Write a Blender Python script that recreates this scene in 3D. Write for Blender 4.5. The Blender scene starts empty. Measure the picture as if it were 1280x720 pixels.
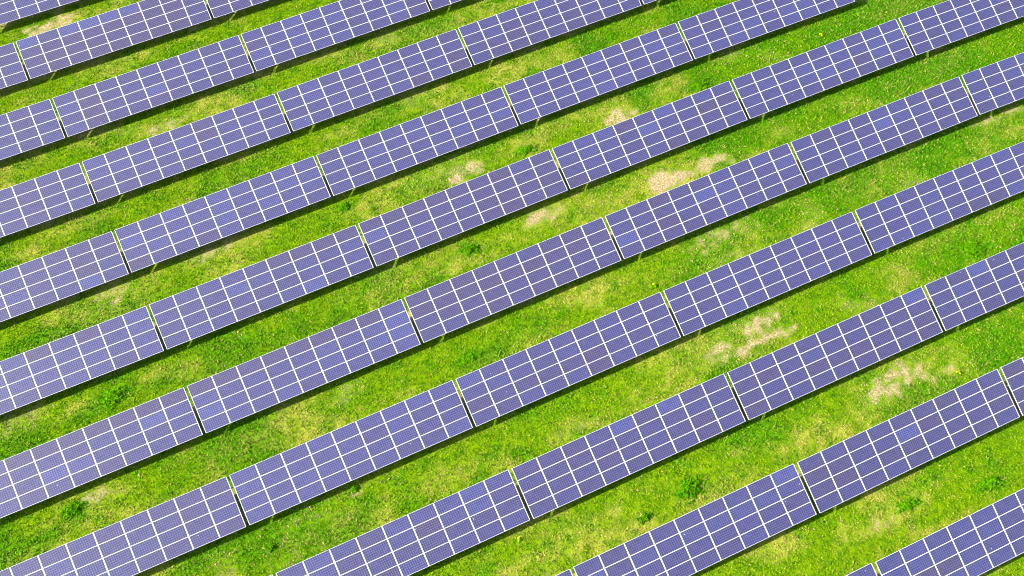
import bpy, bmesh, math, random
import numpy as np
from mathutils import Matrix, Vector

random.seed(7)
rng = np.random.default_rng(11)
scene = bpy.context.scene
COL = scene.collection

# ------------------------------------------------------------------ measured layout (metres)
ROWS = 'ABCDEFGHIJK'
PITCH = 8.64394                    # distance between rows
Y0 = 98.00544                      # far (raised) edge of row B
BAY = 17.93                        # one table plus the gap to the next
TILT = math.radians(26.35)
W = 3.88604                        # sloping depth of a table, four modules
H_FAR = 2.67908                    # height of the raised edge
ROW_X = {'A': -11.18, 'B': -8.20283, 'C': -6.80129, 'D': -6.24977, 'E': -5.64586, 'F': -5.11797,
         'G': -4.57022, 'H': -3.96604, 'I': -3.38885, 'J': -2.847, 'K': -2.23259}
VIEW = {'A': [0], 'B': [-1, 0, 1], 'C': [-1, 0, 1, 2], 'D': [-1, 0, 1, 2, 3], 'E': [-1, 0, 1, 2, 3],
        'F': [-1, 0, 1, 2, 3, 4], 'G': [-1, 0, 1, 2, 3, 4], 'H': [-1, 0, 1, 2, 3], 'I': [-1, 0, 1, 2, 3],
        'J': [0, 1, 2, 3], 'K': [1, 2]}
SUN_DIR = Vector((1.64, -0.06, -1.0)).normalized()

BARE = [(38.9, 57.5, 1.59, 1.02, 1.00), (42.1, 57.5, 2.10, 0.71, 0.55), (38.7, 66.2, 1.41, 0.61, 0.70), (23.8, 66.9, 1.40, 0.84, 0.65), (28.7, 59.0, 1.53, 0.71, 0.60), (38.0, 41.5, 1.75, 0.65, 0.75), (35.8, 40.3, 2.73, 0.77, 0.60), (45.8, 32.5, 2.17, 1.01, 0.60), (40.4, 50.2, 2.01, 0.87, 0.50), (-7.1, 67.3, 0.41, 0.24, 1.00), (-7.6, 68.1, 2.40, 1.28, 0.40), (1.6, 84.1, 1.85, 0.57, 0.50), (-3.8, 101.9, 1.80, 0.66, 0.75), (0.1, 93.9, 1.60, 0.63, 0.55), (1.3, 68.4, 1.86, 0.65, 0.50), (-13.3, 50.4, 1.33, 0.65, 0.45), (4.0, 41.9, 0.31, 0.15, 1.00), (37.2, 23.1, 1.18, 0.41, 0.55), (70.0, 51.0, 2.53, 0.40, 0.50), (35.5, 77.8, 0.87, 0.49, 0.40), (21.9, 39.5, 2.01, 0.31, 0.35), (38.1, 76.2, 0.52, 0.77, 0.30), (-17.4, 59.6, 1.37, 0.85, 0.40), (22.8, 67.8, 2.34, 1.02, 0.35), (38.4, 61.1, 3.23, 0.82, 0.30), (39.4, 47.9, 2.66, 0.71, 0.35), ]
LUSH = [(6.1, 92.1, 3.27, 1.04, 0.80), (9.8, 85.2, 2.41, 0.89, 1.00), (27.3, 84.8, 3.45, 0.92, 0.90), (21.9, 76.7, 3.25, 0.93, 0.80), (20.2, 84.6, 3.35, 0.90, 0.60), (47.4, 66.2, 1.55, 0.62, 1.00), (29.6, 66.4, 1.12, 0.68, 1.00), (-10.2, 58.2, 1.67, 0.71, 1.00), (-11.9, 66.1, 2.33, 0.70, 1.00), (-15.0, 75.0, 1.10, 1.01, 1.00), (26.1, 31.4, 1.04, 0.44, 1.00), (43.6, 31.9, 1.57, 0.53, 0.90), (39.5, 23.4, 0.93, 0.41, 0.90), (45.9, 22.2, 1.09, 0.41, 0.90), (58.0, 39.8, 1.60, 0.67, 1.00), (20.8, 58.6, 1.03, 0.54, 0.90), (12.9, 67.8, 0.75, 0.50, 0.90), (16.3, 48.9, 1.10, 0.61, 0.90), (-15.3, 50.1, 1.08, 0.77, 1.00), (-17.7, 48.9, 1.46, 0.75, 0.90), (-11.6, 57.8, 1.91, 0.64, 0.80), (-5.4, 58.0, 2.30, 0.57, 0.70), (38.0, 50.4, 1.91, 0.87, 0.60), (49.0, 34.9, 1.86, 0.49, 0.60), (48.1, 50.6, 5.62, 1.34, 0.60), (60.5, 50.6, 6.84, 1.38, 0.70), (63.9, 66.5, 5.63, 1.40, 0.50), (53.6, 68.6, 4.50, 1.11, 0.50), (19.1, 44.0, 2.71, 1.03, 0.50), (5.5, 50.1, 3.30, 1.07, 0.40), (8.2, 88.3, 4.05, 0.91, 0.70), (-20.3, 48.9, 1.73, 0.87, 0.80), (35.4, 61.6, 2.80, 0.82, 0.50), (56.6, 34.6, 2.71, 0.87, 0.60), (11.6, 35.2, 1.87, 0.68, 0.40), (36.9, 24.1, 1.98, 0.41, 0.50), (23.2, 26.7, 3.13, 0.52, 0.40), (19.4, 74.6, 4.77, 0.73, 0.50), (5.3, 66.7, 2.88, 0.81, 0.30), (54.1, 32.4, 3.02, 0.97, 0.50), ]
YELLOW = [(38.0, 30.8, 4.82, 1.25, 0.90), (3.4, 39.6, 3.38, 1.29, 0.90), (32.8, 42.0, 3.57, 1.16, 0.70), (50.8, 58.2, 1.69, 1.31, 0.70), (-17.1, 61.4, 1.90, 1.75, 0.60), (10.5, 40.0, 3.82, 1.08, 0.50), (29.7, 40.3, 3.48, 1.01, 0.60), (15.8, 58.5, 5.06, 1.36, 0.60), (-8.2, 73.5, 3.51, 1.18, 0.70), (10.6, 82.5, 3.19, 0.87, 0.50), (37.7, 75.5, 3.46, 1.15, 0.60), (42.7, 27.3, 4.15, 0.82, 0.70), (27.5, 27.3, 3.84, 1.05, 0.50), (37.9, 23.6, 3.97, 0.93, 0.60), (1.4, 49.8, 1.94, 0.66, 0.30), (-0.2, 63.0, 4.14, 1.38, 0.60), (-14.4, 61.7, 2.57, 1.17, 0.50), (-7.7, 46.9, 3.04, 1.13, 0.40), (19.5, 47.9, 4.16, 1.08, 0.40), (57.0, 42.4, 4.03, 0.83, 0.50), (15.7, 31.8, 4.35, 1.09, 0.50), (29.2, 52.6, 2.97, 0.87, 0.40), (4.4, 64.3, 4.25, 1.10, 0.50), (-1.6, 82.2, 3.77, 1.12, 0.60), (-11.2, 81.8, 3.61, 1.09, 0.60), ]
TONES = [('B', 0, 0, 0, 'l'), ('B', 0, 1, 2, 'd'), ('B', 0, 2, 0, 'l'), ('B', 0, 2, 2, 'd'), ('B', 0, 3, 0, 'l'), ('B', 0, 3, 2, 'd'), ('B', 0, 3, 3, 'd'), ('B', 0, 4, 0, 'l'), ('B', 0, 4, 1, 'd'), ('B', 0, 5, 0, 'l'), ('B', 0, 5, 3, 'd'), ('B', 0, 7, 2, 'd'), ('C', 0, 4, 2, 'l'), ('D', 0, 5, 1, 'd'), ('D', 1, 6, 3, 'd'), ('D', 1, 8, 2, 'd'), ('D', 1, 8, 3, 'd'), ('D', 2, 2, 2, 'd'), ('E', -1, 7, 2, 'd'), ('E', -1, 7, 3, 'l'), ('E', 0, 0, 1, 'l'), ('E', 0, 0, 3, 'd'), ('F', -1, 4, 0, 'd'), ('F', -1, 6, 0, 'd'), ('F', 0, 3, 1, 'l'), ('F', 0, 5, 0, 'd'), ('F', 0, 6, 0, 'd'), ('F', 0, 6, 3, 'l'), ('F', 0, 7, 0, 'd'), ('F', 0, 8, 0, 'd'), ('F', 1, 0, 0, 'd'), ('F', 1, 0, 1, 'l'), ('F', 1, 1, 0, 'd'), ('F', 1, 2, 0, 'd'), ('F', 1, 3, 0, 'd'), ('F', 2, 3, 0, 'd'), ('F', 2, 4, 1, 'l'), ('F', 2, 5, 3, 'd'), ('F', 2, 7, 1, 'd'), ('F', 2, 8, 1, 'd'), ('F', 3, 4, 2, 'l'), ('F', 3, 6, 2, 'd'), ('G', -1, 2, 0, 'd'), ('G', -1, 3, 0, 'd'), ('G', -1, 3, 2, 'l'), ('G', -1, 4, 0, 'd'), ('G', -1, 5, 0, 'd'), ('G', -1, 6, 0, 'd'), ('G', -1, 7, 0, 'd'), ('G', -1, 7, 1, 'l'), ('G', -1, 8, 0, 'd'), ('G', 0, 0, 0, 'd'), ('G', 0, 0, 2, 'l'), ('G', 0, 1, 0, 'd'), ('G', 0, 2, 0, 'd'), ('G', 0, 3, 0, 'd'), ('G', 0, 4, 0, 'd'), ('G', 0, 5, 0, 'd'), ('G', 0, 6, 0, 'd'), ('G', 0, 7, 0, 'd'), ('G', 0, 8, 1, 'l'), ('G', 1, 7, 0, 'd'), ('G', 2, 0, 2, 'l'), ('G', 2, 2, 0, 'd'), ('G', 2, 4, 1, 'l'), ('G', 3, 4, 1, 'l'), ('H', 1, 5, 2, 'd'), ('H', 1, 5, 3, 'd'), ('H', 3, 5, 3, 'd'), ('H', 3, 6, 3, 'd'), ('I', 0, 5, 1, 'd'), ('I', 1, 4, 0, 'l'), ('I', 1, 5, 0, 'd'), ('I', 1, 6, 0, 'l'), ('I', 2, 0, 3, 'd'), ('I', 2, 1, 1, 'd'), ('I', 2, 8, 0, 'l'), ('I', 3, 2, 0, 'l'), ('J', 1, 8, 0, 'l'), ('J', 2, 4, 1, 'l'), ('K', 2, 1, 2, 'd'), ('K', 2, 2, 2, 'd')]
TRACK = (35.45, 40.05, 40.81, 39.89)
CT, ST = math.cos(TILT), math.sin(TILT)


def row_y(r):
    i = ROWS.index(r) - 1
    y = Y0 - i * PITCH + 0.00336 * (i - 5) ** 2
    return y - 0.27 if r == 'A' else y


def terrain(x, y):
    """gentle swell of the field, flat beyond it"""
    x = np.clip(x, -45.0, 92.0); y = np.clip(y, 5.0, 116.0)
    X = x / 40; Y = (y - 36) / 40
    return (0.23453 * X * X + 0.21904 * Y * Y + 0.62116 * X * Y - 0.24791 * X ** 3 - 0.00046 * X * X * Y
            - 0.5255 * X * Y * Y + 0.074 * Y ** 3) - 0.09


# ------------------------------------------------------------------ numpy noise for where things grow
def vnoise(x, y, seed):
    xi = np.floor(x).astype(np.int64); yi = np.floor(y).astype(np.int64)
    fx = x - xi; fy = y - yi
    fx = fx * fx * (3 - 2 * fx); fy = fy * fy * (3 - 2 * fy)

    def h(a, b):
        n = (a * 374761393 + b * 668265263 + seed * 974634777) & 0x7fffffff
        n = ((n ^ (n >> 13)) * 1274126177) & 0x7fffffff
        return ((n ^ (n >> 16)) & 0xffff) / 65535.0
    return (h(xi, yi) * (1 - fx) + h(xi + 1, yi) * fx) * (1 - fy) + (h(xi, yi + 1) * (1 - fx) + h(xi + 1, yi + 1) * fx) * fy


def fbm(x, y, scale, seed, octs=4):
    v = 0; a = 0.5; s = 1 / scale; t = 0
    for o in range(octs):
        c, sn = math.cos(0.6 * o + seed), math.sin(0.6 * o + seed)
        v = v + a * vnoise((x * c - y * sn) * s, (x * sn + y * c) * s, seed + o * 17)
        t += a; a *= 0.55; s *= 2.05
    return v / t


def sstep(a, b, v):
    t = np.clip((v - a) / (b - a), 0, 1)
    return t * t * (3 - 2 * t)


def patches(x, y, lst, rough, seed):
    out = np.zeros_like(x)
    n = (fbm(x, y, 1.6, seed) - 0.5) * 2 * rough + (fbm(x, y, 0.5, seed + 5, 2) - 0.5) * rough
    for cx, cy, rx, ry, a in lst:
        m = (np.abs(x - cx) < rx * 3) & (np.abs(y - cy) < ry * 3)
        if not m.any():
            continue
        d = np.sqrt(((x[m] - cx) / rx) ** 2 + ((y[m] - cy) / ry) ** 2) + n[m] * 1.25
        out[m] = np.maximum(out[m], a * sstep(1.5, 0.35, d))
    return out


def fields(x, y):
    bare = patches(x, y, [(cx, cy, rx * 1.3, ry * 1.2, min(1, a * 1.25)) for cx, cy, rx, ry, a in BARE], 0.95, 3)
    bare = bare * (0.55 + 0.60 * sstep(0.36, 0.56, fbm(x, y, 0.5, 59, 3)))
    tx0, ty0, tx1, ty1 = TRACK
    t = np.clip((x - tx0) / (tx1 - tx0), 0, 1)
    dt = np.abs(y - (ty0 + (ty1 - ty0) * t) - 0.10 * np.sin(x * 1.7)) + np.maximum(0, np.maximum(tx0 - x, x - tx1)) * 2
    bare = np.maximum(bare, sstep(0.26, 0.08, dt + (fbm(x, y, .5, 44, 2) - .5) * .18))
    bare = np.maximum(bare, 0.42 * sstep(0.66, 0.80, fbm(x, y, 4.5, 21)))
    # thin, dry, shaded growth underneath the tables
    under = np.zeros_like(x)
    wob = (fbm(x, y, 1.2, 91, 3) - 0.5) * 0.9
    for r in ROWS:
        yf = row_y(r); yn = yf - W * CT
        under = np.maximum(under, sstep(yn + 0.15, yn + 0.75, y + wob) * sstep(yf + 0.75, yf - 0.1, y + wob))
    under = under * (x > -35) * (x < 95)
    bare = np.maximum(bare, under * (0.35 + 0.5 * fbm(x, y, 0.9, 95, 3)))
    halo = patches(x, y, [(cx, cy, rx * 1.8, ry * 1.7, a * 0.95) for cx, cy, rx, ry, a in BARE], 0.9, 63)
    lush = patches(x, y, LUSH, 0.8, 9)
    lush = np.maximum(lush, sstep(0.50, 0.70, fbm(x, y, 6.0, 31)) * 0.8)
    lush = np.maximum(lush, 0.7 * sstep(0.60, 0.72, fbm(x, y, 1.0, 37, 3)))
    lush = np.clip(lush + 0.55 * sstep(32, 60, x + 0.25 * (y - 50)) * (0.6 + 0.8 * fbm(x, y, 3.0, 41)), 0, 1)
    yel = patches(x, y, YELLOW, 0.7, 13)
    yel = np.maximum(yel * 0.95, sstep(0.45, 0.68, fbm(x * 0.5, y, 2.6, 51)) * 0.7)
    yel = np.maximum(yel, halo)
    # dry strip along the raised edge of each row
    for r in ROWS:
        yf = row_y(r)
        yel = np.maximum(yel, 0.75 * sstep(yf - 0.9, yf - 0.2, y + wob) * sstep(yf + 1.6, yf + 0.5, y + wob * 1.6)
                         * sstep(0.36, 0.62, fbm(x * 0.6, y, 3.2, 67)))
    yel = yel * (0.25 + 1.15 * sstep(0.36, 0.62, fbm(x, y, 0.55, 57, 3))) * (1 - 0.75 * lush)
    bare = np.clip(bare, 0, 1)
    return bare, np.clip(lush * (1 - bare), 0, 1), np.clip(yel, 0, 1)


# ------------------------------------------------------------------ materials
def new_mat(name):
    m = bpy.data.materials.new(name); m.use_nodes = True
    nt = m.node_tree
    for n in list(nt.nodes):
        nt.nodes.remove(n)
    out = nt.nodes.new('ShaderNodeOutputMaterial')
    return m, nt, out


class NT:
    def __init__(self, nt): self.nt = nt
    def n(self, t, **kw):
        nd = self.nt.nodes.new(t)
        for k, v in kw.items(): setattr(nd, k, v)
        return nd
    def _in(self, nd, i, v):
        if v is None: return
        if isinstance(v, bpy.types.NodeSocket): self.nt.links.new(v, nd.inputs[i])
        else: nd.inputs[i].default_value = v
    def math(self, op, a, b=None, c=None):
        nd = self.n('ShaderNodeMath', operation=op)
        self._in(nd, 0, a); self._in(nd, 1, b); self._in(nd, 2, c)
        return nd.outputs[0]
    def mix(self, f, a, b, mode='MIX'):
        nd = self.n('ShaderNodeMix', data_type='RGBA', blend_type=mode)
        self._in(nd, 0, f); self._in(nd, 6, a); self._in(nd, 7, b)
        return nd.outputs[2]
    def noise(self, vec, scale, detail=4, rough=0.55):
        nd = self.n('ShaderNodeTexNoise'); self.nt.links.new(vec, nd.inputs['Vector'])
        nd.inputs['Scale'].default_value = scale; nd.inputs['Detail'].default_value = detail
        nd.inputs['Roughness'].default_value = rough
        return nd.outputs['Fac']
    def ramp(self, f, a, b):
        nd = self.n('ShaderNodeMapRange'); self._in(nd, 0, f); self._in(nd, 1, a); self._in(nd, 2, b)
        return nd.outputs[0]


def rgba(r, g, b): return (r, g, b, 1.0)


def simple(name, col, rough, metal=0.0):
    m, nt, out = new_mat(name); k = NT(nt)
    b = k.n('ShaderNodeBsdfPrincipled')
    geo = k.n('ShaderNodeTexCoord')
    f = k.noise(geo.outputs['Object'], 6.0)
    c = k.mix(k.ramp(f, 0.3, 0.7), rgba(*[v * 0.88 for v in col]), rgba(*[min(1, v * 1.06) for v in col]))
    nt.links.new(c, b.inputs['Base Color'])
    b.inputs['Roughness'].default_value = rough; b.inputs['Metallic'].default_value = metal
    nt.links.new(b.outputs[0], out.inputs[0])
    return m


PX, PY = 0.1573, 0.1563            # cell pitch
NX, NY = 12, 6


def cell_material():
    m, nt, out = new_mat('solar_cells'); k = NT(nt)
    tc = k.n('ShaderNodeTexCoord'); sep = k.n('ShaderNodeSeparateXYZ')
    nt.links.new(tc.outputs['Object'], sep.inputs[0])
    x, y = sep.outputs[0], sep.outputs[1]
    u = k.math('DIVIDE', k.math('ADD', x, PX * NX / 2), PX)
    v = k.math('DIVIDE', k.math('ADD', y, PY * NY / 2), PY)
    fu = k.math('ABSOLUTE', k.math('SUBTRACT', k.math('FRACT', u), 0.5))
    fv = k.math('ABSOLUTE', k.math('SUBTRACT', k.math('FRACT', v), 0.5))
    line = k.math('GREATER_THAN', k.math('MAXIMUM', fu, fv), 0.5 - LINE_HALF)
    corner = k.math('GREATER_THAN', k.math('ADD', fu, fv), 0.87)
    gap = k.math('MAXIMUM', line, corner)
    # two busbars a cell, running along the module
    bus = k.math('LESS_THAN', k.math('ABSOLUTE', k.math('SUBTRACT', fv, 0.18)), 0.010)
    outu = k.math('GREATER_THAN', k.math('ABSOLUTE', k.math('SUBTRACT', u, NX / 2)), NX / 2 - 0.02)
    outv = k.math('GREATER_THAN', k.math('ABSOLUTE', k.math('SUBTRACT', v, NY / 2)), NY / 2 - 0.02)
    border = k.math('MAXIMUM', outu, outv)
    oi = k.n('ShaderNodeObjectInfo')
    comb = k.n('ShaderNodeCombineXYZ')
    nt.links.new(k.math('FLOOR', u), comb.inputs[0]); nt.links.new(k.math('FLOOR', v), comb.inputs[1])
    nt.links.new(k.math('MULTIPLY', oi.outputs['Random'], 91.0), comb.inputs[2])
    wn = k.n('ShaderNodeTexWhiteNoise', noise_dimensions='3D'); nt.links.new(comb.outputs[0], wn.inputs[0])
    tone = k.math('ADD', k.math('MULTIPLY', wn.outputs[0], 0.24), 0.88)
    g = k.n('ShaderNodeCombineXYZ')
    for i in range(3): nt.links.new(tone, g.inputs[i])
    cell = k.mix(1.0, oi.outputs['Color'], g.outputs[0], 'MULTIPLY')
    crystal = k.n('ShaderNodeTexVoronoi'); nt.links.new(tc.outputs['Object'], crystal.inputs['Vector'])
    crystal.inputs['Scale'].default_value = 38.0
    cr = k.n('ShaderNodeSeparateColor'); nt.links.new(crystal.outputs['Color'], cr.inputs[0])
    cell = k.mix(k.math('MULTIPLY', cr.outputs[0], 0.14), cell, rgba(0.012, 0.010, 0.05))
    cell = k.mix(k.math('MULTIPLY', bus, 0.4), cell, rgba(0.10, 0.09, 0.20))
    own = k.mix(1.0, oi.outputs['Color'], rgba(9.0, 9.0, 5.5), 'MULTIPLY')
    cell = k.mix(k.math('MULTIPLY', gap, 0.85), cell, k.mix(0.65, rgba(*LINE_COL), own))
    col = k.mix(border, cell, rgba(0.36, 0.355, 0.40))
    # thin film of dust, heavier towards the lower frame bar
    dn = k.noise(tc.outputs['Object'], 2.3)
    col = k.mix(k.math('MULTIPLY', k.ramp(dn, 0.45, 0.8), 0.03), col, rgba(0.30, 0.27, 0.22))
    # dirt washed down and caught above the lower frame bar
    low = k.ramp(k.math('ADD', y, k.math('MULTIPLY', dn, 0.10)), -0.33, -0.46)
    col = k.mix(k.math('MULTIPLY', low, 0.16), col, rgba(0.16, 0.14, 0.11))
    # a few bird droppings
    wp = k.n('ShaderNodeVectorMath', operation='ADD')
    off = k.n('ShaderNodeCombineXYZ'); nt.links.new(k.math('MULTIPLY', oi.outputs['Random'], 537.0), off.inputs[0])
    nt.links.new(tc.outputs['Object'], wp.inputs[0]); nt.links.new(off.outputs[0], wp.inputs[1])
    vo = k.n('ShaderNodeTexVoronoi'); nt.links.new(wp.outputs[0], vo.inputs['Vector']); vo.inputs['Scale'].default_value = 2.6
    vs_ = k.n('ShaderNodeSeparateColor'); nt.links.new(vo.outputs['Color'], vs_.inputs[0])
    drop = k.math('MULTIPLY', k.math('LESS_THAN', vo.outputs['Distance'], 0.085), k.math('GREATER_THAN', vs_.outputs[0], 0.985))
    col = k.mix(k.math('MULTIPLY', drop, 0.7), col, rgba(0.35, 0.35, 0.33))
    b = k.n('ShaderNodeBsdfPrincipled')
    nt.links.new(col, b.inputs['Base Color'])
    b.inputs['Roughness'].default_value = 0.50
    b.inputs['IOR'].default_value = 1.52
    nt.links.new(b.outputs[0], out.inputs[0])
    return m


LINE_HALF = 0.074
LINE_COL = (0.122, 0.118, 0.255)
PANEL_MID = (0.0020, 0.0015, 0.0165)
PANEL_DARK = (0.0034, 0.0013, 0.0090)
PANEL_LIGHT = (0.0036, 0.0042, 0.0280)
MAT_CELL = cell_material()
MAT_FRAME = simple('anodised_aluminium_frame', (0.37, 0.365, 0.39), 0.45)
MAT_STEEL = simple('galvanised_steel', (0.34, 0.34, 0.34), 0.5, 0.35)
MAT_CABLE = simple('black_cable_sheath', (0.02, 0.02, 0.02), 0.6)


GREEN_OLIVE = (0.086, 0.158, 0.0008)
GREEN_DEEP = (0.020, 0.080, 0.0010)
GREEN_LUSH = (0.034, 0.138, 0.0008)
YELLOW_DRY = (0.195, 0.182, 0.036)
STRAW = (0.235, 0.175, 0.075)
SOIL = (0.210, 0.162, 0.092)


def grass_material():
    m, nt, out = new_mat('grass_blades'); k = NT(nt)
    a = k.n('ShaderNodeAttribute', attribute_name='growth')
    s = k.n('ShaderNodeSeparateColor'); nt.links.new(a.outputs['Color'], s.inputs[0])
    yel, lush, rnd = s.outputs[0], s.outputs[1], s.outputs[2]
    bare = a.outputs['Alpha']
    c = k.mix(lush, rgba(*GREEN_OLIVE), rgba(*GREEN_LUSH))
    c = k.mix(k.math('MULTIPLY', k.ramp(lush, 0.55, 1.0), k.ramp(rnd, 0.75, 0.25)), c, rgba(0.016, 0.090, 0.001))
    c = k.mix(k.math('MULTIPLY', k.ramp(rnd, 0.34, 0.04), 0.9), c, rgba(*GREEN_DEEP))
    c = k.mix(yel, c, rgba(*YELLOW_DRY))
    c = k.mix(bare, c, rgba(*STRAW))
    d = k.n('ShaderNodeBsdfDiffuse'); t = k.n('ShaderNodeBsdfTranslucent')
    nt.links.new(c, d.inputs[0]); nt.links.new(c, t.inputs[0])
    mx = k.n('ShaderNodeMixShader'); mx.inputs[0].default_value = 0.35
    nt.links.new(d.outputs[0], mx.inputs[1]); nt.links.new(t.outputs[0], mx.inputs[2])
    nt.links.new(mx.outputs[0], out.inputs[0])
    return m


def ground_material():
    m, nt, out = new_mat('turf_ground'); k = NT(nt)
    a = k.n('ShaderNodeAttribute', attribute_name='growth')
    s = k.n('ShaderNodeSeparateColor'); nt.links.new(a.outputs['Color'], s.inputs[0])
    tc = k.n('ShaderNodeTexCoord'); P = tc.outputs['Object']
    n1 = k.noise(P, 2.2, 5, 0.65); n2 = k.noise(P, 7.0, 3, 0.6)
    c = k.mix(s.outputs[1], rgba(0.065, 0.110, 0.001), rgba(0.030, 0.100, 0.001))
    c = k.mix(k.ramp(n1, 0.42, 0.60), c, rgba(0.026, 0.066, 0.001))
    c = k.mix(k.math('MULTIPLY', s.outputs[0], k.ramp(n2, 0.3, 0.6)), c, rgba(0.15, 0.15, 0.018))
    n3 = k.noise(P, 16.0, 3, 0.7)
    soil = k.mix(k.ramp(n2, 0.38, 0.62), rgba(*SOIL), rgba(0.095, 0.070, 0.030))
    soil = k.mix(k.math('MULTIPLY', k.ramp(n3, 0.52, 0.70), 0.6), soil, rgba(0.045, 0.060, 0.006))
    fac = k.math('MULTIPLY', a.outputs['Alpha'], k.ramp(k.math('ADD', n1, a.outputs['Alpha']), 0.80, 1.20))
    c = k.mix(fac, c, soil)
    b = k.n('ShaderNodeBsdfDiffuse'); nt.links.new(c, b.inputs[0])
    bp = k.n('ShaderNodeBump'); bp.inputs['Strength'].default_value = 0.7; bp.inputs['Distance'].default_value = 0.08
    nt.links.new(n2, bp.inputs['Height']); nt.links.new(bp.outputs[0], b.inputs['Normal'])
    nt.links.new(b.outputs[0], out.inputs[0])
    return m


def weed_material(name, ca, cb):
    m, nt, out = new_mat(name); k = NT(nt)
    geo = k.n('ShaderNodeNewGeometry')
    c = k.mix(geo.outputs['Random Per Island'], rgba(*ca), rgba(*cb))
    d = k.n('ShaderNodeBsdfDiffuse'); t = k.n('ShaderNodeBsdfTranslucent')
    nt.links.new(c, d.inputs[0]); nt.links.new(c, t.inputs[0])
    mx = k.n('ShaderNodeMixShader'); mx.inputs[0].default_value = 0.25
    nt.links.new(d.outputs[0], mx.inputs[1]); nt.links.new(t.outputs[0], mx.inputs[2])
    nt.links.new(mx.outputs[0], out.inputs[0])
    return m


# ------------------------------------------------------------------ mesh helpers
def link(name, me, parent=None, mat=None):
    o = bpy.data.objects.new(name, me); COL.objects.link(o)
    if mat is not None and not me.materials: me.materials.append(mat)
    if parent is not None: o.parent = parent
    return o


def box_bm(bm, cx, cy, cz, sx, sy, sz, M=None):
    vs = []
    for dx in (-.5, .5):
        for dy in (-.5, .5):
            for dz in (-.5, .5):
                p = Vector((cx + dx * sx, cy + dy * sy, cz + dz * sz))
                vs.append(bm.verts.new(M @ p if M else p))
    for f in ((0, 1, 3, 2), (4, 6, 7, 5), (0, 4, 5, 1), (2, 3, 7, 6), (0, 2, 6, 4), (1, 5, 7, 3)):
        bm.faces.new([vs[i] for i in f])


def bm_mesh(bm, name, bevel=0.0):
    bmesh.ops.recalc_face_normals(bm, faces=bm.faces)
    if bevel: bmesh.ops.bevel(bm, geom=list(bm.edges), offset=bevel, segments=1, affect='EDGES')
    me = bpy.data.meshes.new(name); bm.to_mesh(me); bm.free()
    return me


def raw_mesh(name, co, faces_n, nverts):
    """co (N,3) numpy; every face has nverts consecutive vertices"""
    me = bpy.data.meshes.new(name)
    n = len(co)
    me.vertices.add(n); me.vertices.foreach_set('co', co.astype(np.float32).ravel())
    me.loops.add(n); me.loops.foreach_set('vertex_index', np.arange(n, dtype=np.int32))
    me.polygons.add(faces_n)
    me.polygons.foreach_set('loop_start', np.arange(0, n, nverts, dtype=np.int32))
    me.update(calc_edges=True)
    return me


# ------------------------------------------------------------------ ground sheet
def make_ground():
    core_x = np.arange(-62, 118.01, 0.4); core_y = np.arange(-12, 140.01, 0.4)
    far = np.array([6, 14, 30, 60, 120, 250, 500, 1000, 2000, 4000.])
    xs = np.concatenate([core_x[0] - far[::-1], core_x, core_x[-1] + far])
    ys = np.concatenate([core_y[0] - far[::-1], core_y, core_y[-1] + far])
    gx, gy = np.meshgrid(xs, ys, indexing='ij')
    x = gx.ravel(); y = gy.ravel()
    z = terrain(x, y) + (fbm(x, y, 1.1, 71, 3) - 0.5) * 0.10
    nx, ny = len(xs), len(ys)
    idx = np.arange(nx * ny).reshape(nx, ny)
    q = np.stack([idx[:-1, :-1], idx[1:, :-1], idx[1:, 1:], idx[:-1, 1:]], -1).reshape(-1, 4)
    me = bpy.data.meshes.new('field_ground')
    me.vertices.add(nx * ny); me.vertices.foreach_set('co', np.stack([x, y, z], -1).astype(np.float32).ravel())
    me.loops.add(q.size); me.loops.foreach_set('vertex_index', q.astype(np.int32).ravel())
    me.polygons.add(len(q)); me.polygons.foreach_set('loop_start', np.arange(0, q.size, 4, dtype=np.int32))
    me.polygons.foreach_set('use_smooth', np.ones(len(q), dtype=bool))
    me.update(calc_edges=True)
    bare, lush, yel = fields(x, y)
    at = me.attributes.new('growth', 'FLOAT_COLOR', 'POINT')
    at.data.foreach_set('color', np.stack([yel, lush, np.zeros_like(x), bare], -1).astype(np.float32).ravel())
    o = link('ground', me, mat=ground_material())
    o['kind'] = 'structure'; o['label'] = 'gently rolling green field with bare sandy patches under the solar rows'
    return o


def ground_z(x, y):
    return terrain(x, y) + (fbm(x, y, 1.1, 71, 3) - 0.5) * 0.10


make_ground()

# ------------------------------------------------------------------ grass
QUAD = [(-8.4, 107.5), (81.7, 62.4), (43.6, 15.5), (-21.2, 47.3)]


def inside_quad(x, y, grow):
    ok = np.ones_like(x, dtype=bool)
    for i in range(4):
        (ax, ay), (bx, by) = QUAD[i], QUAD[(i + 1) % 4]
        ex, ey = bx - ax, by - ay; l = math.hypot(ex, ey)
        d = ((x - ax) * ey - (y - ay) * ex) / l      # positive to the right of the edge: inside (clockwise)
        ok &= d > -grow
    return ok


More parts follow.
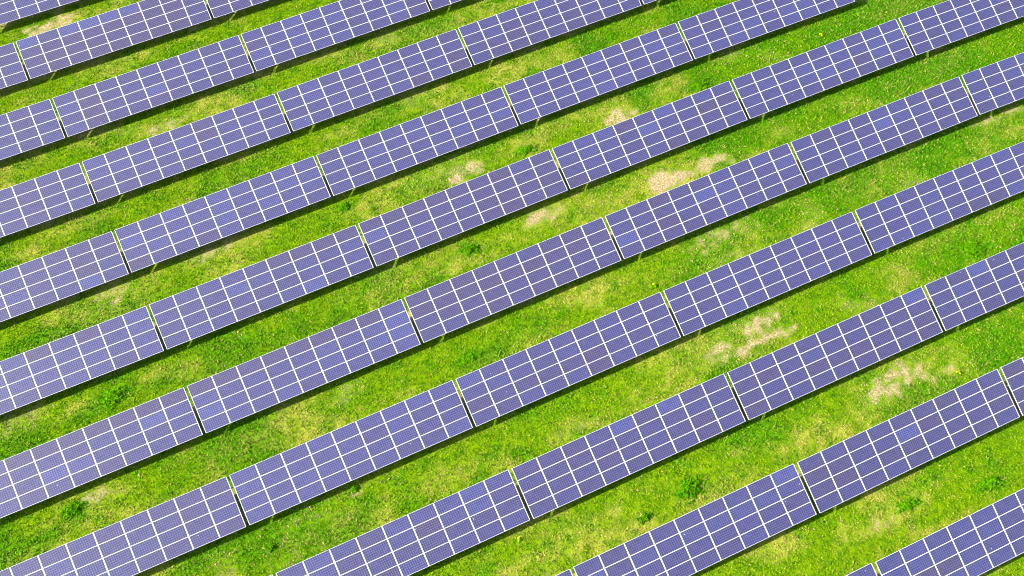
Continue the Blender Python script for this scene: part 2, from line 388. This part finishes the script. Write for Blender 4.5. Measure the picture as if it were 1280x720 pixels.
def make_grass():
    step = 0.178
    gx, gy = np.meshgrid(np.arange(-30, 92, step), np.arange(8, 116, step), indexing='ij')
    x = gx.ravel() + rng.uniform(-.5, .5, gx.size) * step * 1.5
    y = gy.ravel() + rng.uniform(-.5, .5, gx.size) * step * 1.5
    m = inside_quad(x, y, 3.5)
    x, y = x[m], y[m]
    bare, lush, yel = fields(x, y)
    clump = fbm(x, y, 0.55, 81, 2)
    keep = rng.uniform(0, 1, len(x)) > np.maximum(sstep(0.45, 1.0, bare) * 0.78, 0.12 * (clump < 0.40))
    x, y, bare, lush, yel, clump = [v[keep] for v in (x, y, bare, lush, yel, clump)]
    n = len(x); K = 6
    print('tufts', n)
    z = ground_z(x, y)
    tuft_rnd = np.clip(rng.uniform(0, 1, n) * 0.95 + (clump - 0.5) * 0.6 + 0.02, 0, 1)
    speck = (rng.uniform(0, 1, n) < 0.08 + 0.16 * yel) * rng.uniform(0.5, 1.5, n)
    tuft_bare = 0.8 * (rng.uniform(0, 1, n) < (0.012 + 0.06 * yel) * (1 - 0.85 * lush))
    size = 0.80 * (0.80 + 0.30 * lush) * rng.uniform(0.7, 1.35, n) * (0.85 + 0.3 * clump) * (1 - 0.5 * bare)
    X = np.repeat(x, K); Y = np.repeat(y, K); Z = np.repeat(z, K); S = np.repeat(size, K)
    N = n * K
    az = rng.uniform(0, 2 * math.pi, N); lean = rng.uniform(0.5, 1.35, N)
    ln = S * rng.uniform(0.13, 0.27, N); wd = S * rng.uniform(0.035, 0.060, N)
    r0 = rng.uniform(0, 0.07, N)
    bx = X + np.cos(az) * r0; by = Y + np.sin(az) * r0
    dx, dy = np.cos(az), np.sin(az)
    tw = az + math.pi / 2 + rng.uniform(-.5, .5, N)
    wx, wy = np.cos(tw) * wd, np.sin(tw) * wd
    tipx = bx + dx * np.sin(lean) * ln; tipy = by + dy * np.sin(lean) * ln; tipz = Z + np.cos(lean) * ln
    co = np.empty((N, 3, 3))
    co[:, 0] = np.stack([bx - wx, by - wy, Z - 0.02], -1)
    co[:, 1] = np.stack([bx + wx, by + wy, Z - 0.02], -1)
    co[:, 2] = np.stack([tipx, tipy, tipz], -1)
    me = raw_mesh('grass', co.reshape(-1, 3), N, 3)
    yb = np.clip(np.repeat(yel * 0.85 + 0.55 * speck, K) + rng.normal(0, 0.10, N) + 0.35 * (rng.uniform(0, 1, N) < 0.10), 0, 1)
    dryt = (rng.uniform(0, 1, n) < bare * 0.9) * rng.uniform(0.55, 1.1, n)
    bb = np.clip(np.repeat(np.maximum(dryt, tuft_bare), K) * rng.uniform(0.6, 1.15, N) + 0.55 * (rng.uniform(0, 1, N) < 0.015), 0, 1)
    lb = np.clip(np.repeat(lush, K) + rng.normal(0, 0.12, N), 0, 1)
    rb = np.clip(np.repeat(tuft_rnd, K) + rng.normal(0, 0.08, N), 0, 1)
    c = np.repeat(np.stack([yb, lb, rb, bb], -1), 3, axis=0).astype(np.float32)
    at = me.attributes.new('growth', 'FLOAT_COLOR', 'POINT')
    at.data.foreach_set('color', c.ravel())
    o = link('grass', me, mat=grass_material())
    o['kind'] = 'stuff'; o['label'] = 'patchy bright green and straw coloured meadow grass between the solar rows'
    o['category'] = 'grass'


make_grass()

# ------------------------------------------------------------------ solar tables
MW, MH, SP = 1.958, 0.9680, 0.006
FR, FT = 0.012, 0.036               # frame bar width and depth


def module_meshes():
    bm = bmesh.new()
    box_bm(bm, 0, 0, -0.016, MW - 2 * FR - 0.001, MH - 2 * FR - 0.001, 0.020)
    glass = bm_mesh(bm, 'solar_module'); glass.materials.append(MAT_CELL)
    bm = bmesh.new()
    for s in (-1, 1):
        box_bm(bm, 0, s * (MH - FR) / 2, -0.020, MW, FR, FT)
        box_bm(bm, s * (MW - FR) / 2, 0, -0.020, FR, MH - 2 * FR, FT)
    frame = bm_mesh(bm, 'frame'); frame.materials.append(MAT_FRAME)
    return glass, frame


GLASS, FRAME = module_meshes()
TABLE_L = 9 * MW + 8 * SP
S_AXIS = Vector((0, CT, ST))         # up the slope
N_AXIS = Vector((0, -ST, CT))
MID = Vector((0, 0, H_FAR - W * ST / 2))


def on_slope(x, s, n):
    """x along the row, s up the slope from the middle, n above the glass"""
    return MID + Vector((x, 0, 0)) + S_AXIS * s + N_AXIS * n


SLOPE_ROT = Matrix.Rotation(TILT, 4, 'X')


def slope_box(bm, x, s, n, sx, ss, sn):
    box_bm(bm, 0, 0, 0, sx, ss, sn, Matrix.Translation(on_slope(x, s, n)) @ SLOPE_ROT)


def make_structure(root):
    parts = []
    for s in (-1.45, -0.49, 0.49, 1.45):
        bm = bmesh.new(); slope_box(bm, 0, s, -0.082, TABLE_L - 0.1, 0.06, 0.08)
        parts.append(link('purlin', bm_mesh(bm, 'purlin'), root, MAT_STEEL))
    for x in (-7.6, -3.8, 0.0, 3.8, 7.6):
        bm = bmesh.new(); slope_box(bm, x, 0, -0.175, 0.08, 3.3, 0.10)
        parts.append(link('rafter', bm_mesh(bm, 'rafter'), root, MAT_STEEL))
        for s in (-1.1, 1.1):
            p = on_slope(x, s, -0.235)
            bm = bmesh.new(); box_bm(bm, p.x, p.y, (p.z - 0.35) / 2, 0.09, 0.11, p.z + 0.35)
            parts.append(link('support_post', bm_mesh(bm, 'support_post'), root, MAT_STEEL))
    # cable looped across to the next table of the row
    bm = bmesh.new()
    pts = [on_slope(TABLE_L / 2 - 0.25 + t * (0.24 + 0.5), 1.05, -0.06 - 0.05 * math.sin(math.pi * t)) for t in np.linspace(0, 1, 9)]
    rings = []
    for p in pts:
        rings.append([bm.verts.new(p + Vector((0, math.cos(a) * 0.035, math.sin(a) * 0.035))) for a in [i * math.pi / 3 for i in range(6)]])
    for a, b in zip(rings[:-1], rings[1:]):
        for i in range(6):
            bm.faces.new((a[i], a[(i + 1) % 6], b[(i + 1) % 6], b[i]))
    bm.faces.new(rings[0]); bm.faces.new(rings[-1])
    parts.append(link('cable', bm_mesh(bm, 'cable'), root, MAT_CABLE))
    return parts


def place(root, r, n):
    xl = ROW_X[r] + n * BAY + (BAY - TABLE_L) / 2; xr = xl + TABLE_L
    yf = row_y(r); yn = yf - W * CT; ym = (yf + yn) / 2
    zl = float(terrain(xl, ym)); zr = float(terrain(xr, ym)); zf = float(terrain((xl + xr) / 2, yf)); zn = float(terrain((xl + xr) / 2, yn))
    ax = Vector((xr - xl, 0, zr - zl)).normalized(); ay = Vector((0, yf - yn, zf - zn)).normalized()
    az = ax.cross(ay).normalized(); ay = az.cross(ax)
    zm = (zl + zr + zf + zn) / 4
    M = Matrix((ax, ay, az)).transposed().to_4x4()
    M.translation = Vector(((xl + xr) / 2, ym, zm))
    J = random.Random(ROWS.index(r) * 17 + n)
    M.translation.z += J.uniform(-.018, .018); M.translation.y += J.uniform(-.02, .02)
    root.matrix_world = M @ Matrix.Rotation(math.radians(J.uniform(-.10, .10)), 4, 'Z')


TONE = {(r, n, c, k): t for r, n, c, k, t in TONES}
ORD = ['first', 'second', 'third', 'fourth', 'fifth', 'sixth', 'seventh', 'eighth', 'ninth', 'tenth', 'eleventh']
LOOK = {
    ('B', 0): 'purplish solar table with a paler top line of modules', ('D', 1): 'solar table with darker purple modules at its right end',
    ('F', 1): 'solar table with purple modules along its top left', ('F', 0): 'solar table with purple modules along its top right',
    ('G', -1): 'blue solar table with a full purple top line of modules', ('G', 0): 'pale blue solar table with purple top line, right of its twin',
    ('H', 1): 'solar table with two dark plum modules low in one column', ('I', 2): 'solar table with a plum module at its lower left corner',
    ('K', 2): 'solar table with plum modules, cut by the bottom right corner',
    ('I', 1): 'solar table with two pale blue modules in its top line',
    ('A', 0): 'solar table cut off by the top left corner of the photo',
    ('B', -1): 'solar table end cut off at left, just below the topmost corner table',
    ('I', -1): 'sliver of a solar table corner at the bottom edge, leftmost',
    ('J', 0): 'sliver of a solar table corner at bottom edge, near the middle',
    ('K', 1): 'sliver of a solar table corner at bottom edge, right side',
    ('J', 3): 'narrow solar table end cut off by right edge, just above the corner table',
    ('J', 1): 'solar table cut by the bottom edge, right of the photo centre',
    ('I', 0): 'solar table cut by the bottom edge, left of the photo centre',
    ('H', -1): 'solar table cut off by the bottom left corner of the photo',
}


def table_label(r, n):
    t = LOOK.get((r, n))
    if t: return t
    k = VIEW[r].index(n); row = ROWS.index(r)
    last = k == len(VIEW[r]) - 1
    if n == -1: pos = 'cut by left edge'
    elif last: pos = 'rightmost'
    else: pos = ORD[k] + ' from left'
    return 'violet blue solar table, %s, %s row from top left corner' % (pos, ORD[row])


def make_table():
    root = bpy.data.objects.new('solar_table', None); COL.objects.link(root)
    root.empty_display_size = 0.5
    mods = []
    for c in range(9):
        for k in range(4):
            m = link('solar_module', GLASS, root)
            m.location = on_slope((c - 4) * (MW + SP), (1.5 - k) * (MH + SP), 0)
            m.rotation_euler = (TILT, 0, 0)
            f = link('frame', FRAME, m)
            mods.append((m, c, k))
    make_structure(root)
    return root


def lerp(a, b, t): return tuple(p + (q - p) * t for p, q in zip(a, b))


def tint(root, r, n, R):
    base = R.uniform(-0.30, 0.26) + (0.15 if n <= 0 and r in 'CDEFGH' else -0.1) + (-0.25 if r == 'B' and n == 0 else 0)  # random per table; left tables lighter, some sky sheen put into the colour
    colt = [R.gauss(0, 0.10) for _ in range(9)]; rowt = [R.gauss(0, 0.13) for _ in range(4)]
    for m in root.children:
        if not m.name.startswith('solar_module'): continue
        s = (m.location - MID)
        c = int(round(s.x / (MW + SP))) + 4; k = int(round(1.5 - s.dot(S_AXIS) / (MH + SP)))
        t = base + colt[c] + rowt[k] + R.gauss(0, 0.20)
        if R.random() < 0.04: t -= 0.35
        sp = TONE.get((r, n, c, k))
        if sp == 'd': t = -0.85 + R.uniform(-.1, .15)
        if sp == 'l': t = 0.9 + R.uniform(-.1, .2)
        t = max(-1, min(1.15, t))
        col = lerp(PANEL_MID, PANEL_LIGHT, t) if t >= 0 else lerp(PANEL_MID, PANEL_DARK, -t)
        m.color = (*col, 1)
        m.rotation_euler = (TILT + math.radians(R.gauss(0, 0.12)), math.radians(R.gauss(0, 0.08)), 0)
        if sp == 'd' and r in 'HIK': m['label'] = 'dark plum coloured solar module'


def copy_tree(o, parent=None):
    c = o.copy(); COL.objects.link(c)
    if parent is not None: c.parent = parent
    for ch in o.children: copy_tree(ch, c)
    return c


proto = make_table()
todo = [(r, n) for r in ROWS for n in VIEW[r]]
roots = [proto] + [copy_tree(proto) for _ in todo[1:]]
for root, (r, n) in zip(roots, todo):
    root['label'] = table_label(r, n); root['category'] = 'solar table'
    root['group'] = 'solar tables standing in slanting rows across the field'
    place(root, r, n)
    tint(root, r, n, random.Random(ROWS.index(r) * 31 + n * 7 + 5))

# ------------------------------------------------------------------ weeds and dandelions
def rosette(rad, hgt, count, seed):
    R = np.random.default_rng(seed)
    k = count
    rr = rad * np.sqrt(R.uniform(0, 1, k)); th = R.uniform(0, 2 * math.pi, k)
    lob = 1 + 0.32 * np.sin(th * 2 + seed) + 0.28 * np.sin(th * 5 + 2 * seed) + R.normal(0, 0.08, k)
    cx, cy = rr * np.cos(th) * lob * 1.25, rr * np.sin(th) * lob * 0.85
    cz = hgt * (1 - (rr / rad) ** 2) * R.uniform(0.35, 1.1, k) + 0.05
    az = R.uniform(0, 2 * math.pi, k); ti = R.uniform(-0.7, 0.7, k)
    l = R.uniform(0.07, 0.15, k); w = l * R.uniform(0.35, 0.6, k)
    ax, ay, azz = np.cos(az) * np.cos(ti), np.sin(az) * np.cos(ti), np.sin(ti)
    bx, by = -np.sin(az), np.cos(az)
    co = np.empty((k, 4, 3))
    c = np.stack([cx, cy, cz], -1); A = np.stack([ax, ay, azz], -1); B = np.stack([bx, by, R.uniform(-.3, .3, k)], -1)
    co[:, 0] = c - A * l[:, None]; co[:, 1] = c + B * w[:, None]; co[:, 2] = c + A * l[:, None]; co[:, 3] = c - B * w[:, None]
    return raw_mesh('weed_clump', co.reshape(-1, 3), k, 4)


MAT_WEED = weed_material('weed_leaves', (0.030, 0.108, 0.001), (0.055, 0.155, 0.001))
MAT_WEED_DARK = weed_material('dark_weed_leaves', (0.022, 0.088, 0.001), (0.042, 0.132, 0.001))
MAT_PETAL = weed_material('dandelion_petals', (0.60, 0.42, 0.01), (0.70, 0.52, 0.02))
WEEDS = [
    (26.06, 31.37, 0.85, 1, 'widest lone dark green weed clump, in the lower right grass strip'),
    (21.98, 30.86, 0.38, 1, 'small dark round weed clump just below left of the widest lone clump'),
    (39.41, 23.43, 0.55, 0, 'green weed clump in the bottom right grass strip, left of the lowest one'),
    (45.85, 22.20, 0.60, 0, 'low bright green weed clump nearest the bottom right corner'),
    (20.77, 58.57, 0.60, 1, 'dark green weed clump in the grass just above the centre of the photo'),
    (57.99, 39.81, 0.80, 0, 'broad green weed clump in the grass strip nearest the right edge'),
    (-10.19, 58.20, 0.85, 0, 'broad bright green weed clump, higher of the two at lower left'),
    (-15.33, 50.08, 0.65, 1, 'dark green weed clump, lower of the two at lower left'),
    (16.33, 48.92, 0.60, 0, 'green weed clump against the upper edge of panels, below the photo centre'),
    (29.56, 66.41, 0.60, 0, 'bright green weed clump just left of a gap, in upper middle grass'),
    (47.39, 66.08, 0.65, 0, 'bright green weed clump against the panels, at upper right'),
    (12.94, 67.80, 0.40, 1, 'small dark green weed clump in the grass left of the upper middle'),
    (4.04, 42.39, 0.24, 1, 'tiny dark green weed tuft beside a small pale bare spot'),
    (-3.08, 40.73, 0.30, 1, 'small dark weed tuft near bottom edge, left of the small pale spot'),
]
for i, (x, y, r, dark, lab) in enumerate(WEEDS):
    me = rosette(r, 0.20 + 0.12 * r, int(70 + 520 * r * r), 100 + i)
    o = link('weed_clump', me, mat=MAT_WEED_DARK if dark else MAT_WEED)
    o.location = (x, y, float(ground_z(np.array([x]), np.array([y]))[0]) - 0.01)
    o['label'] = lab; o['category'] = 'weed clump'; o['group'] = 'weed clumps growing in the grass'

DANDELIONS = [
    (49.56, 30.75, 'yellow dandelions in the grass at lower right, just above the panels'),
    (32.64, 48.32, 'yellow dandelions in the grass right of the photo centre, by a gap'),
    (60.92, 66.74, 'yellow dandelions in the grass near the top right'),
    (13.14, 33.37, 'faint yellow dandelions in the grass near the bottom, middle of the photo'),
]


def flower_mesh():
    bm = bmesh.new()
    for ring, (rad, zz, cnt) in enumerate(((0.045, 0.0, 12), (0.030, 0.010, 9))):
        for i in range(cnt):
            a = 2 * math.pi * i / cnt + ring * 0.3; w = math.pi / cnt * 0.95
            ps = [Vector((0, 0, zz)), Vector((rad * math.cos(a - w), rad * math.sin(a - w), zz + 0.010)),
                  Vector((rad * 1.12 * math.cos(a), rad * 1.12 * math.sin(a), zz + 0.014)), Vector((rad * math.cos(a + w), rad * math.sin(a + w), zz + 0.010))]
            bm.faces.new([bm.verts.new(p) for p in ps])
    me = bpy.data.meshes.new('flower'); bm.to_mesh(me); bm.free()
    me.materials.append(MAT_PETAL)
    return me


FLOWER = flower_mesh()
for i, (x, y, lab) in enumerate(DANDELIONS):
    R = random.Random(300 + i)
    me = rosette(0.22, 0.12, 40, 200 + i)
    o = link('dandelion_plant', me, mat=MAT_WEED)
    o.location = (x, y, float(ground_z(np.array([x]), np.array([y]))[0]) - 0.01)
    o['label'] = lab; o['category'] = 'dandelion'; o['group'] = 'dandelions flowering in the grass'
    for j in range(6):
        f = link('flower', FLOWER, o)
        f.location = (R.uniform(-.18, .18), R.uniform(-.18, .18), 0.26 + R.uniform(-.02, .03))
        f.rotation_euler = (R.uniform(-.3, .3), R.uniform(-.3, .3), R.uniform(0, 3))

# ------------------------------------------------------------------ light
world = bpy.data.worlds.new('World'); scene.world = world; world.use_nodes = True
wn = world.node_tree
sky = wn.nodes.new('ShaderNodeTexSky'); sky.sky_type = 'NISHITA'; sky.sun_disc = False; sky.dust_density = 1.6; sky.air_density = 1.0
elev = math.asin(-SUN_DIR.z)
sky.sun_elevation = elev
sky.sun_rotation = math.atan2(-SUN_DIR.x, -SUN_DIR.y)
bg = wn.nodes['Background']; bg.inputs['Strength'].default_value = 0.115
wn.links.new(sky.outputs[0], bg.inputs[0])
sun = bpy.data.lights.new('sun', 'SUN'); sun.energy = 5.0; sun.angle = math.radians(0.5); sun.color = (1.0, 0.95, 0.86)
so = bpy.data.objects.new('sun', sun); COL.objects.link(so)
so.rotation_euler = SUN_DIR.to_track_quat('-Z', 'Y').to_euler(); so.location = (-60, 40, 60)

# ------------------------------------------------------------------ camera
cam = bpy.data.cameras.new('camera'); cam.sensor_width = 36.0; cam.lens = 1521.62348 / 1280 * 36.0
cam.clip_start = 0.5; cam.clip_end = 8000
co = bpy.data.objects.new('camera', cam); COL.objects.link(co)
F = Vector((0.22265, 0.536007, -0.814324)); Rr = Vector((0.902265, -0.429667, -0.036123)); U = Vector((0.36925, 0.726693, 0.579285))
Mc = Matrix((Rr, U, -F)).transposed().to_4x4(); Mc.translation = Vector((0, 0, 81.35877))
co.matrix_world = Mc
scene.camera = co

scene.cycles.filter_width = 1.05
vs = scene.view_settings
vs.view_transform = 'Standard'; vs.look = 'None'; vs.gamma = 1.0; vs.use_curve_mapping = False
vs.exposure = 2.6
